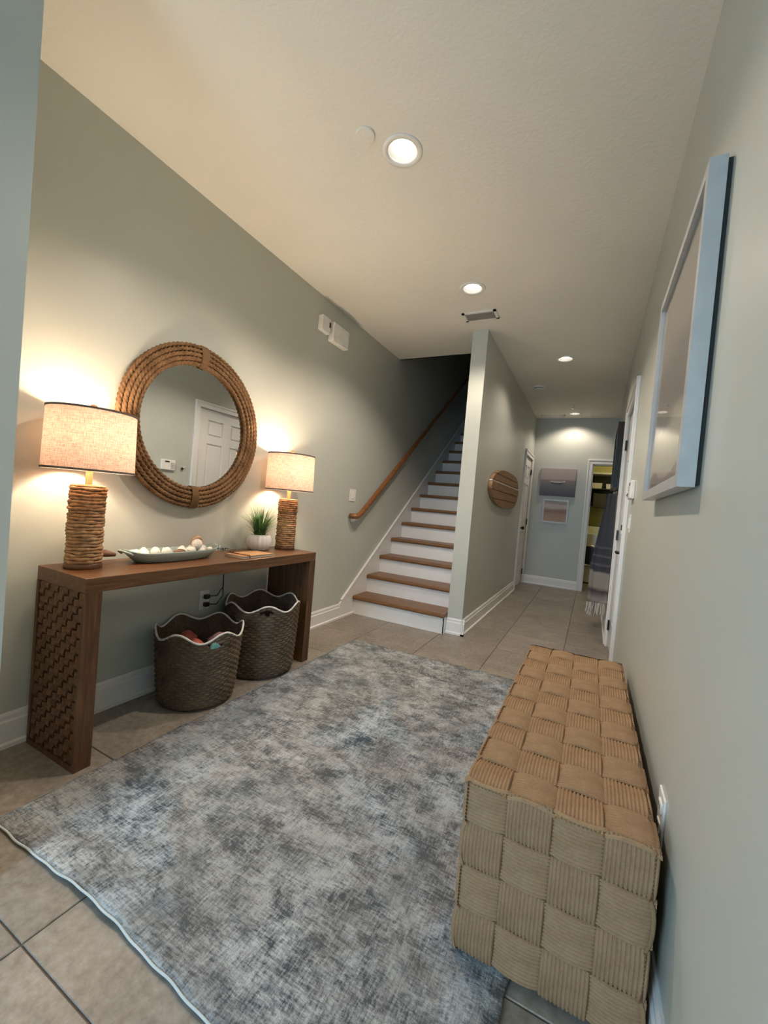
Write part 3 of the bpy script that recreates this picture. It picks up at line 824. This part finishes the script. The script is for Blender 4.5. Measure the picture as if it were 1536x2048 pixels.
# shells in the tray
shell_mesh = []
for q in range(3):
    bm = new_bm(); bmesh.ops.create_icosphere(bm, subdivisions=2, radius=1)
    for v_ in bm.verts:
        d = v_.co.normalized(); th = atan2(d.y, d.x)
        rib = 1 + .06*cos((9+2*q)*th) + .05*sin(5*d.z+q)
        v_.co = Vector((d.x*rib, d.y*rib*(.82+.05*q), d.z*(.62+.08*q)*(1.25 if d.x > 0 else .8)))
    shell_mesh.append(mesh_of('seashell', bm, 'white_shell', True))
ORD = 'first second third fourth fifth sixth seventh eighth ninth tenth eleventh twelfth thirteenth fourteenth'.split()
spots = [(-.20, -.012, .024), (-.175, .028, .020), (-.145, -.022, .022), (-.115, .018, .024), (-.085, -.026, .022), (-.055, .020, .025), (-.03, -.018, .022),
         (0.03, .024, .023), (.055, -.022, .021), (.085, .016, .024), (.115, -.020, .022), (.145, .022, .021), (.175, -.006, .024), (.205, .012, .018)]
for i, (dy, dx, r_) in enumerate(spots):
    o = put('seashell', shell_mesh[i % 3]); o.location = (tcx+dx, tcy+dy, ZT+.012+r_*.9+.010); o.scale = (r_*1.07, r_*1.07, r_*1.3); o.rotation_euler = (random.uniform(-.4, .4), random.uniform(-.4, .4), random.uniform(0, 6))
    tag(o, ORD[i] + ' white seashell in the green tray, counting from the near lamp', 'seashell', 'white seashells in the tray')
bm = new_bm(); bmesh.ops.create_icosphere(bm, subdivisions=3, radius=.027)
for v_ in bm.verts:
    d = v_.co.normalized(); v_.co *= 1 + .06*cos(14*atan2(d.y, d.x))
o = obj('sea_urchin_shell', bm, 'white_shell', None, True); o.location = (tcx+.01, tcy+.125, ZT+.073); tag(o, 'round white ribbed shell on top of the pile, right half of tray', 'seashell')
bm = new_bm(); bmesh.ops.create_icosphere(bm, subdivisions=2, radius=1)
for v_ in bm.verts:
    d = v_.co.normalized(); v_.co = Vector((d.x*.020, d.y*.033*(1+.15*cos(6*d.x)), d.z*.017))
o = obj('seashell', bm, 'brown_shell', None, True); o.location = (tcx+.045, tcy-.002, ZT+.042); tag(o, 'dark brown shell in the middle of the tray', 'seashell')
bm = new_bm(); n = 60
pts, rr = [], []
for i in range(n):
    a_ = i/n*5.2*pi; r_ = .004+.026*(i/n)**1.3
    pts.append((.0, r_*cos(a_), r_*sin(a_))); rr.append(.003+.012*(i/n))
tube(bm, pts, rr, 8)
o = obj('spiral_shell', bm, 'tan_shell', None, True); o.location = (tcx-.035, tcy+.165, ZT+.074); tag(o, 'upright tan spiral shell behind the white shells', 'seashell')
bm = new_bm()
pts = [(-1.995, 1.045, ZT+.020), (-1.99, 1.09, ZT+.045), (-1.985, 1.13, ZT+.036), (-1.98, 1.165, ZT+.028)]
tube(bm, pts, [.019, .022, .016, .008], 10)
o = obj('driftwood', bm, 'driftwood', None, True); tag(o, 'reddish brown driftwood piece behind the near lamp base', 'driftwood')

# notebook
nb = thing('notebook', (-1.80, 1.80, ZT), 'tan covered notebook with pale pages lying beside the tray', 'notebook')
def nbox(bm, a, b, c, d, z0, z1):
    box(bm, a, b, c, d, z0, z1)
def rot_nb(o): o.matrix_parent_inverse = Matrix.Translation(-Vector(nb.location))
ang = radians(0)
bm = new_bm(); box(bm, -1.850, -1.705, 1.695, 1.935, ZT, ZT+.002, bev=.0006); obj('back_cover', bm, 'cover_orange', nb)
bm = new_bm(); box(bm, -1.847, -1.708, 1.698, 1.932, ZT+.002, ZT+.013); obj('pages', bm, 'paper', nb)
bm = new_bm(); box(bm, -1.850, -1.705, 1.695, 1.935, ZT+.013, ZT+.0155, bev=.0006); obj('front_cover', bm, 'cover_orange', nb)
bm = new_bm(); tube(bm, [(-1.852, 1.735, ZT+.008), (-1.852, 1.735, ZT+.0175), (-1.78, 1.741, ZT+.0175), (-1.703, 1.745, ZT+.0175), (-1.703, 1.745, ZT+.004)], .0022, 6); obj('elastic_strap', bm, 'strap_brown', nb, True)
bm = new_bm(); pts = [(-1.84+.03*sin(a_), 1.725+.02*cos(a_), ZT+.019+.012*sin(a_)) for a_ in [pi*i/10 for i in range(11)]]; tube(bm, pts, .0018, 6); obj('ribbon_loop', bm, 'strap_brown', nb, True)

# potted grass
pcx, pcy = -1.945, 2.062
pg = thing('potted_grass', (pcx, pcy, ZT), 'green ornamental grass in a white ribbed pot on the table', 'plant')
bm = new_bm(); lathe(bm, [(.052, 0), (.066, .008), (.078, .040), (.079, .066), (.070, .094), (.062, .102), (.058, .100), (.058, .086)], (pcx, pcy, ZT), 64, rf=lambda th, z, r: 1+.022*cos(16*th)); obj('pot', bm, 'pot_white', pg, True)
bm = new_bm(); lathe(bm, [(.058, .084), (.058, .090), (.002, .092)], (pcx, pcy, ZT), 24); obj('soil', bm, 'soil', pg)
bm = new_bm(); rnd = random.Random(5)
for i in range(260):
    th = rnd.uniform(0, 2*pi); r0 = .036*sqrt(rnd.random()); lean = rnd.uniform(.03, .20) * (1.0 if rnd.random() < .75 else 1.5)
    hgt = rnd.uniform(.17, .27) * (1-.25*(lean/.18))
    d = Vector((cos(th), sin(th), 0)); w = rnd.uniform(.002, .0036); sd2 = Vector((-d.y, d.x, 0))
    b0 = Vector((pcx, pcy, ZT+.088)) + d*r0
    if lean > .085 and d.x < -.5: lean *= .6
    prevp = None
    for s_ in range(6):
        t_ = s_/5
        p = b0 + d*lean*t_**1.7 + Vector((0, 0, hgt*(t_ - .18*t_*t_*(lean/.1))))
        ww = w*(1-.92*t_**1.5)
        if p.x < L+.006: p.x = L+.006
        if p.y > 2.20: p.y = 2.20 + (p.y-2.20)*.3
        cur = (bm.verts.new(p-sd2*ww), bm.verts.new(p+sd2*ww))
        if prevp: bm.faces.new((prevp[0], prevp[1], cur[1], cur[0]))
        prevp = cur
fo_ = obj('grass_blades', bm, 'grass_leaf', pg, True); fo_['kind'] = 'stuff'

# ------------------------------------------------------------------ wicker baskets
def make_basket(cx, cy, h, r0, r1, label, phase, hole_th, nsc=6, amp=.021):
    t = thing('wicker_basket', (cx, cy, 0), label, 'basket', 'scalloped wicker baskets')
    nt, nz = 192, 96
    def rim(th): return h + amp*cos(nsc*(th-phase))
    def rad(th, z):
        f = z/h; r = r0 + (r1-r0)*min(1, f)**.8
        if f < .08: r -= .02*(1-f/.08)**2
        return r
    bm = new_bm(); rows = []
    nrow = 28
    for j in range(nz+1):
        row = []
        for k in range(nt):
            th = 2*pi*k/nt; z = .002 + (rim(th)-.002)*j/nz
            ph_ = z/h*nrow
            w = .0046*sin(pi*ph_)**2 + .0036*sin(26*th + pi*int(ph_))*(abs(sin(pi*ph_)))
            r = rad(th, z)+w
            row.append(bm.verts.new((cx+r*cos(th), cy+r*sin(th), z)))
        rows.append(row)
    def in_hole(th, z):
        d = (th-hole_th+pi) % (2*pi)-pi
        return (d*r1/.040)**2 + ((z-(rim(hole_th)-.038))/.017)**2 < 1
    for j in range(nz):
        for k in range(nt):
            th = 2*pi*(k+.5)/nt; z = .002+(rim(th)-.002)*(j+.5)/nz
            if in_hole(th, z): continue
            bm.faces.new((rows[j][k], rows[j][(k+1) % nt], rows[j+1][(k+1) % nt], rows[j+1][k]))
    bm.faces.new(rows[0][::-1])
    # inner skin
    inner = []
    for j in range(13):
        row = []
        for k in range(0, nt, 2):
            th = 2*pi*k/nt; z = .008 + (rim(th)-.010)*j/12; r = rad(th, z)-.006
            row.append(bm.verts.new((cx+r*cos(th), cy+r*sin(th), z)))
        inner.append(row)
    for j in range(12):
        for k in range(nt//2):
            th = 2*pi*(2*k+1)/nt; z = .008+(rim(th)-.010)*(j+.5)/12
            d = (th-hole_th+pi) % (2*pi)-pi
            if abs(d)*r1 < .045 and abs(z-(rim(hole_th)-.038)) < .02: continue
            bm.faces.new((inner[j+1][k], inner[j+1][(k+1) % (nt//2)], inner[j][(k+1) % (nt//2)], inner[j][k]))
    bm.faces.new(inner[0])
    me = bpy.data.meshes.new('body'); bm.normal_update(); bm.to_mesh(me); bm.free(); me.materials.append(MATS['wicker']); me.shade_smooth()
    put('body', me, t)
    bm = new_bm(); n = 180
    pts = []
    for k in range(n):
        th = 2*pi*k/n; r = r1+.001; pts.append((cx+r*cos(th), cy+r*sin(th), rim(th)+.002))
    tube(bm, pts, .0052, 8, closed=True, prof=lambda i, th: 1+.10*cos(2*th+i*.9)); obj('rim_cord', bm, 'basket_rim', t, True)
    return t
B1, B2 = (-1.832, 1.556), (-1.838, 2.035)
make_basket(B1[0], B1[1], .375, .185, .216, 'smaller wicker basket with scalloped white rim holding colourful toys', radians(-8), radians(-20))
make_basket(B2[0], B2[1], .432, .205, .226, 'larger empty wicker basket with scalloped white rim by the table leg', radians(-40), radians(-42))
for nm, c_, r_, mt, lab, sq in (('toy_ball', (-1.80, 1.50, .265), .062, 'toy_red', 'dark red toy peeking out of the smaller basket', (1.2, 1, 1)),
                     ('toy_ball', (-1.90, 1.53, .30), .048, 'toy_red', 'rust red toy at the back of the smaller basket', (1, 1, .9)),
                     ('toy_cushion', (-1.795, 1.655, .285), .058, 'toy_mauve', 'mauve toy on the stair side of the smaller basket', (1, 1.1, .7)),
                     ('toy_ball', (-1.690, 1.530, .285), .042, 'toy_teal', 'teal toy showing in the handle hole of the smaller basket', (.6, 1, 1)),
                     ('toy_block', (-1.85, 1.57, .10), .085, 'toy_orange', 'orange toy deep inside the smaller basket', (1, 1, .7))):
    bm = new_bm(); bmesh.ops.create_icosphere(bm, subdivisions=3, radius=1)
    for v_ in bm.verts:
        d = v_.co.copy(); f = 1+.10*sin(4*d.x+2)*cos(3*d.y)+.05*sin(7*d.z)
        v_.co = Vector((c_[0]+d.x*r_*sq[0]*f, c_[1]+d.y*r_*sq[1]*f, c_[2]+d.z*r_*sq[2]*f))
    tag(obj(nm, bm, mt, None, True), lab, 'toy')

# ------------------------------------------------------------------ wall plates and boxes
def outlet(name, x, y, z, sd, label):
    t = thing(name, (x, y, z), label, 'outlet')
    a, b = sorted((x, x+sd*.006))
    bm = new_bm(); box(bm, a, b, y-.036, y+.036, z-.058, z+.058, bev=.002); obj('cover_plate', bm, 'white_plastic', t)
    for dz in (-.024, .024):
        a, b = sorted((x+sd*.005, x+sd*.009)); bm = new_bm(); box(bm, a, b, y-.017, y+.017, z+dz-.014, z+dz+.014, bev=.003); s_ = obj('socket', bm, 'white_plastic', t)
        bm = new_bm()
        a, b = sorted((x+sd*.0085, x+sd*.0095))
        for dy in (-.007, .007): box(bm, a, b, y+dy-.0012, y+dy+.0012, z+dz-.004, z+dz+.006)
        obj('slots', bm, 'black_plastic', s_)
    return t
outlet('wall_outlet', L, 1.765, .445, 1, 'white wall outlet with black plugs under the console table')
outlet('wall_outlet', R, 1.225, .425, -1, 'white wall outlet low on the wall behind the woven bench')
pc = thing('power_cord', (L+.01, 1.765, .445), 'black plugs and cord hanging from the table edge to the outlet', 'cord')
for dz in (-.024, .024):
    bm = new_bm(); box(bm, L+.009, L+.036, 1.750, 1.782, .445+dz-.014, .445+dz+.013, bev=.005, seg=2); obj('plug', bm, 'black_plastic', pc)
bm = new_bm(); tube(bm, [(L+.03, 1.775, .470), (L+.06, 1.81, .475), (L+.055, 1.855, .52), (L+.03, 1.875, .60), (L+.02, 1.88, .70), (L+.02, 1.88, .76), (L+.025, 1.9, TZ+.004)], .0035, 8); obj('cable', bm, 'black_plastic', pc, True)
bm = new_bm(); tube(bm, [(L+.03, 1.775, .421), (L+.07, 1.80, .425), (L+.07, 1.845, .47), (L+.035, 1.872, .58), (L+.025, 1.87, .70), (L+.02, 1.862, .76), (L+.025, 1.84, TZ+.004)], .0035, 8); obj('cable', bm, 'black_plastic', pc, True)

def switch(name, x, y, z, sd, label, w=.036):
    t = thing(name, (x, y, z), label, 'switch'); a, b = sorted((x, x+sd*.006))
    bm = new_bm(); box(bm, a, b, y-w, y+w, z-.058, z+.058, bev=.002); obj('cover_plate', bm, 'white_plastic', t)
    a, b = sorted((x+sd*.005, x+sd*.011)); bm = new_bm(); box(bm, a, b, y-.016, y+.016, z-.033, z+.033, bev=.002); obj('rocker', bm, 'white_plastic', t)
switch('light_switch', L, 3.395, 1.175, 1, 'white light switch on the wall beside the handrail start', .055)
switch('light_switch', R, 3.05, 1.135, -1, 'white light switch under the keypad on the bench wall')
ch = thing('door_chime', (L, 2.72, 2.52), 'smaller white box with dark speaker slot high on the staircase wall', 'chime')
bm = new_bm(); box(bm, L, L+.045, 2.655, 2.775, 2.455, 2.575, bev=.006, seg=2); obj('housing', bm, 'white_plastic', ch)
bm = new_bm(); box(bm, L+.0445, L+.0465, 2.748, 2.768, 2.505, 2.545); obj('speaker_slot', bm, 'vent_dark', ch)
c2_ = thing('chime_box', (L, 2.92, 2.50), 'wider white chime box high on the wall near the stairs', 'chime')
bm = new_bm(); box(bm, L, L+.055, 2.80, 3.035, 2.42, 2.575, bev=.008, seg=2); obj('housing', bm, 'white_plastic', c2_)
bm = new_bm(); 
for i in range(4): box(bm, L+.054, L+.0565, 2.85+i*.012, 2.856+i*.012, 2.435, 2.455)
obj('grille', bm, 'shade_liner', c2_)
kp = thing('alarm_keypad', (R, 3.03, 1.343), 'white alarm keypad with dark screen on the bench wall beside the door', 'keypad')
bm = new_bm(); box(bm, R-.026, R, 2.945, 3.115, 1.288, 1.402, bev=.006, seg=2); obj('housing', bm, 'white_plastic', kp)
bm = new_bm(); box(bm, R-.0275, R-.0255, 2.985, 3.04, 1.372, 1.388); obj('display', bm, 'black_plastic', kp)
bm = new_bm()
for i in range(3):
    for j in range(4): box(bm, R-.0285, R-.0255, 3.06+i*.016, 3.072+i*.016, 1.305+j*.018, 1.317+j*.018)
obj('keys', bm, 'frame_white', kp)
hk = thing('key_hook', (R, 3.235, 1.33), 'small curled metal key hook between keypad and door casing', 'hook')
bm = new_bm(); sphere(bm, (R-.012, 3.215, 1.322), .015); obj('knob', bm, 'dark_metal', hk, True)
bm = new_bm(); tube(bm, [(R, 3.215, 1.322), (R-.015, 3.225, 1.338), (R-.022, 3.245, 1.345), (R-.012, 3.26, 1.348)], .004, 8); obj('arm', bm, 'white_plastic', hk, True)

# ------------------------------------------------------------------ pictures
FY0, FY1, FZ0, FZ1 = 1.190, 1.957, 1.232, 2.004
fr = thing('framed_print', (R, (FY0+FY1)/2, FZ0), 'large glazed shore print in a deep silvery white frame over the bench', 'picture')
fd = .046; fw = .030
bm = new_bm()
for b_ in ((FY0, FY1, FZ0, FZ0+fw), (FY0, FY1, FZ1-fw, FZ1), (FY0, FY0+fw, FZ0+fw, FZ1-fw), (FY1-fw, FY1, FZ0+fw, FZ1-fw)):
    box(bm, R-fd, R-.010, b_[0], b_[1], b_[2], b_[3])
obj('frame', bm, 'frame_white', fr)
bm = new_bm(); box(bm, R-.0105, R-.0005, FY0+.006, FY1-.006, FZ0+.006, FZ1-.006); obj('backing', bm, 'foam_dark', fr)
bm = new_bm(); box(bm, R-.030, R-.012, FY0+fw-.002, FY1-fw+.002, FZ0+fw-.002, FZ1-fw+.002); obj('print', bm, 'print_shore', fr)
bm = new_bm(); box(bm, R-.036, R-.034, FY0+fw-.002, FY1-fw+.002, FZ0+fw-.002, FZ1-fw+.002); obj('glass', bm, 'clear_pane', fr)

bf = thing('black_framed_picture', (R, 5.3, 1.5), 'dark picture in a deep black frame above the hanging towel', 'picture')
bm = new_bm(); y0, y1, z0, z1 = 5.0, 5.62, 1.50, 2.20
for b_ in ((y0, y1, z0, z0+.04), (y0, y1, z1-.04, z1), (y0, y0+.04, z0+.04, z1-.04), (y1-.04, y1, z0+.04, z1-.04)): box(bm, R-.058, R-.001, *b_)
obj('frame', bm, 'frame_black', bf)
bm = new_bm(); box(bm, R-.03, R-.004, y0+.035, y1-.035, z0+.035, z1-.035); obj('print', bm, 'print_dark', bf)
bm = new_bm(); box(bm, R-.040, R-.037, y0+.038, y1-.038, z0+.038, z1-.038); obj('glass', bm, 'clear_pane', bf)

cv = thing('boat_canvas', (-.55, YB, 1.47), 'upper picture on the end wall, a dark boat on grey water', 'picture')
bm = new_bm(); box(bm, -.815, -.285, YB-.032, YB-.002, 1.475, 1.925, bev=.002); obj('canvas', bm, 'print_boat', cv)
bm = new_bm(); ybt = YB-.0345
prism(bm, [(-.655, 1.700), (-.64, 1.676), (-.50, 1.668), (-.455, 1.694), (-.52, 1.688), (-.58, 1.686)], 1, ybt, YB-.0318); obj('boat_hull', bm, 'black_plastic', cv)
bm = new_bm(); prism(bm, [(-.66, 1.702), (-.66, 1.722), (-.60, 1.712), (-.48, 1.712), (-.44, 1.732), (-.44, 1.706), (-.50, 1.692), (-.60, 1.690)], 1, ybt+.0005, YB-.0318); obj('boat_cabin', bm, 'print_beach', cv)
bp = thing('beach_picture', (-.55, YB, 1.03), 'lower white-framed beach picture on the end wall', 'picture')
bm = new_bm()
for b_ in ((-.745, -.355, 1.035, 1.060), (-.745, -.355, 1.395, 1.420), (-.745, -.720, 1.06, 1.395), (-.380, -.355, 1.06, 1.395)): box(bm, b_[0], b_[1], YB-.026, YB-.001, b_[2], b_[3])
obj('frame', bm, 'frame_white', bp)
bm = new_bm(); box(bm, -.722, -.378, YB-.014, YB-.003, 1.058, 1.397); obj('print', bm, 'print_beach', bp)

# wooden plank plaque on the partition
wp = thing('plank_plaque', (PX1, 4.95, 1.40), 'rounded wooden plank wall plaque with one pale stripe in the hall', 'wall art')
pc_, ph_, pr_ = 4.98, .82, .212
def half(z):
    q = max(0.0, 1-(z/pr_)**2)
    return sqrt(q)
edges = [-.212, -.125, -.036, .046, .066, .140, .212]
mats_ = ['plank_wood', 'plank_wood', 'plank_wood', 'plank_pale', 'plank_wood', 'plank_wood']
for k in range(6):
    a, b = edges[k]+.002, edges[k+1]-.002
    left, right = [], []
    for i in range(9):
        z = a+(b-a)*i/8; hlf = half(z)
        left.append((pc_-ph_*hlf**.9, 1.40+z)); right.append((pc_+ph_*(hlf**.45 if hlf > 0 else 0), 1.40+z))
    bm = new_bm(); tk = .026+.004*((k*7) % 3)
    prism(bm, right+left[::-1], 0, PX1+.004, PX1+tk+.008); obj('plank', bm, mats_[k], wp)

# ------------------------------------------------------------------ hanging towel
tw = thing('fringed_towel', (R-.02, 4.9, 1.43), 'blue grey towel with white striped fringed end hanging on the wall hook', 'towel')
bm = new_bm(); ns, nt_ = 64, 40; rows = []
def towel_pt(s_, t_):
    z = 1.43 - 1.16*t_
    wide = .06 + .20*min(1, t_*2.2)
    y = 4.93 + (s_-.5)*wide*1.15
    env = sin(pi*s_)**.55
    bul = (.075 + .085*min(1, t_*1.5)) * env
    fold = .022*sin(2*pi*s_*4.5 + 1.2*t_)*min(1, .35+t_)*env
    return Vector((R-.012-bul-fold, y+.010*sin(2*pi*s_*3+2*t_), z - .05*(s_-.5)*t_))
for j in range(nt_+1):
    rows.append([bm.verts.new(towel_pt(i/ns, j/nt_)) for i in range(ns+1)])
for j in range(nt_):
    for i in range(ns): bm.faces.new((rows[j][i], rows[j][i+1], rows[j+1][i+1], rows[j+1][i]))
bmesh.ops.solidify(bm, geom=list(bm.faces), thickness=.005)
obj('cloth', bm, 'towel_cloth', tw, True)
bm = new_bm(); rnd = random.Random(9)
for i in range(46):
    p = towel_pt((i+.5)/46, 1.0); l_ = rnd.uniform(.09, .15)
    tube(bm, [p, p+Vector((rnd.uniform(-.008, .004), rnd.uniform(-.008, .008), -l_*.5)), p+Vector((rnd.uniform(-.012, .004), rnd.uniform(-.012, .012), -l_))], .0035, 5)
o = obj('fringe', bm, 'fringe_white', tw); o['kind'] = 'stuff'
whk = thing('wall_hook', (R, 4.93, 1.45), 'dark wall hook carrying the blue grey towel', 'hook')
bm = new_bm(); box(bm, R-.006, R, 4.915, 4.945, 1.42, 1.50, bev=.002); obj('plate', bm, 'dark_metal', whk)
bm = new_bm(); tube(bm, [(R-.004, 4.93, 1.47), (R-.04, 4.93, 1.455), (R-.065, 4.93, 1.465), (R-.07, 4.93, 1.485)], .006, 8); obj('prong', bm, 'dark_metal', whk, True)

# ------------------------------------------------------------------ laundry contents
sh_ = thing('wall_shelf', (.1, LY, 1.9), 'pale upper shelf in the room beyond the end doorway', 'shelf')
bm = new_bm(); box(bm, -.8, 1.08, LY-.36, LY-.001, 2.00, 2.03); obj('board', bm, 'box_pale', sh_)
cb_ = thing('open_cabinet', (.1, LY, 1.38), 'dark open cabinet under the shelf beyond the doorway', 'cabinet')
bm = new_bm()
for b_ in ((-.8, 1.08, LY-.33, LY-.002, 1.38, 1.40), (-.8, 1.08, LY-.02, LY-.002, 1.40, 1.995), (-.8, -.78, LY-.33, LY-.002, 1.40, 1.995), (1.06, 1.08, LY-.33, LY-.002, 1.40, 1.995), (-.78, 1.06, LY-.33, LY-.02, 1.72, 1.735)): box(bm, *b_)
obj('carcass', bm, 'bin_dark', cb_)
for x_, w_, z_, h_, mt, lab in ((-.06, .17, 1.737, .10, 'box_pale', 'pale box on the dark cabinet shelf beyond the doorway'), (.17, .16, 1.737, .09, 'box_pale', 'second pale box further right in the dark cabinet'),
                              (-.02, .22, 1.402, .24, 'bin_dark', 'dark storage bin low in the cabinet beyond the doorway')):
    bm = new_bm(); prism(bm, [(x_+.01, z_), (x_+w_-.01, z_), (x_+w_, z_+h_), (x_, z_+h_)], 1, LY-.31, LY-.06); tag(obj('storage_box', bm, mt), lab, 'box')
wm = thing('washing_machine', (.05, 8.5, 0), 'white front-loading washer partly hidden beyond the end doorway', 'appliance')
bm = new_bm(); box(bm, -.32, .30, 8.22, 8.86, .02, .90, bev=.012, seg=2); obj('cabinet', bm, 'appliance_white', wm)
bm = new_bm(); box(bm, -.30, .28, 8.80, 8.88, .89, 1.02, bev=.01, seg=2); obj('control_panel', bm, 'appliance_white', wm)
bm = new_bm(); pts = [(-.01+.18*cos(2*pi*i/40), 8.215, .5+.18*sin(2*pi*i/40)) for i in range(40)]; tube(bm, pts, .022, 8, closed=True); obj('porthole_ring', bm, 'nickel', wm, True)
bm = new_bm(); tube(bm, [(-.01, 8.222, .5), (-.01, 8.212, .5)], .17, 32); obj('porthole_glass', bm, 'black_plastic', wm, 'auto')
ld = bpy.data.lights.new('laundry_lamp_light', 'POINT'); ld.energy = LAUNDRY_W*4; ld.color = (1.0, .88, .55); ld.shadow_soft_size = .08
lo = bpy.data.objects.new('laundry_lamp_light', ld); COL.objects.link(lo); lo.location = (.55, 7.95, 2.36)
lt = thing('laundry_light', (.55, 7.95, 2.5), 'small flush ceiling light in the room beyond the doorway', 'ceiling light')
bm = new_bm(); lathe(bm, [(.09, 0), (.09, -.02), (.07, -.045), (.002, -.05)], (.55, 7.95, 2.5), 28, cap=False); obj('globe', bm, 'bulb_glow', lt, True)
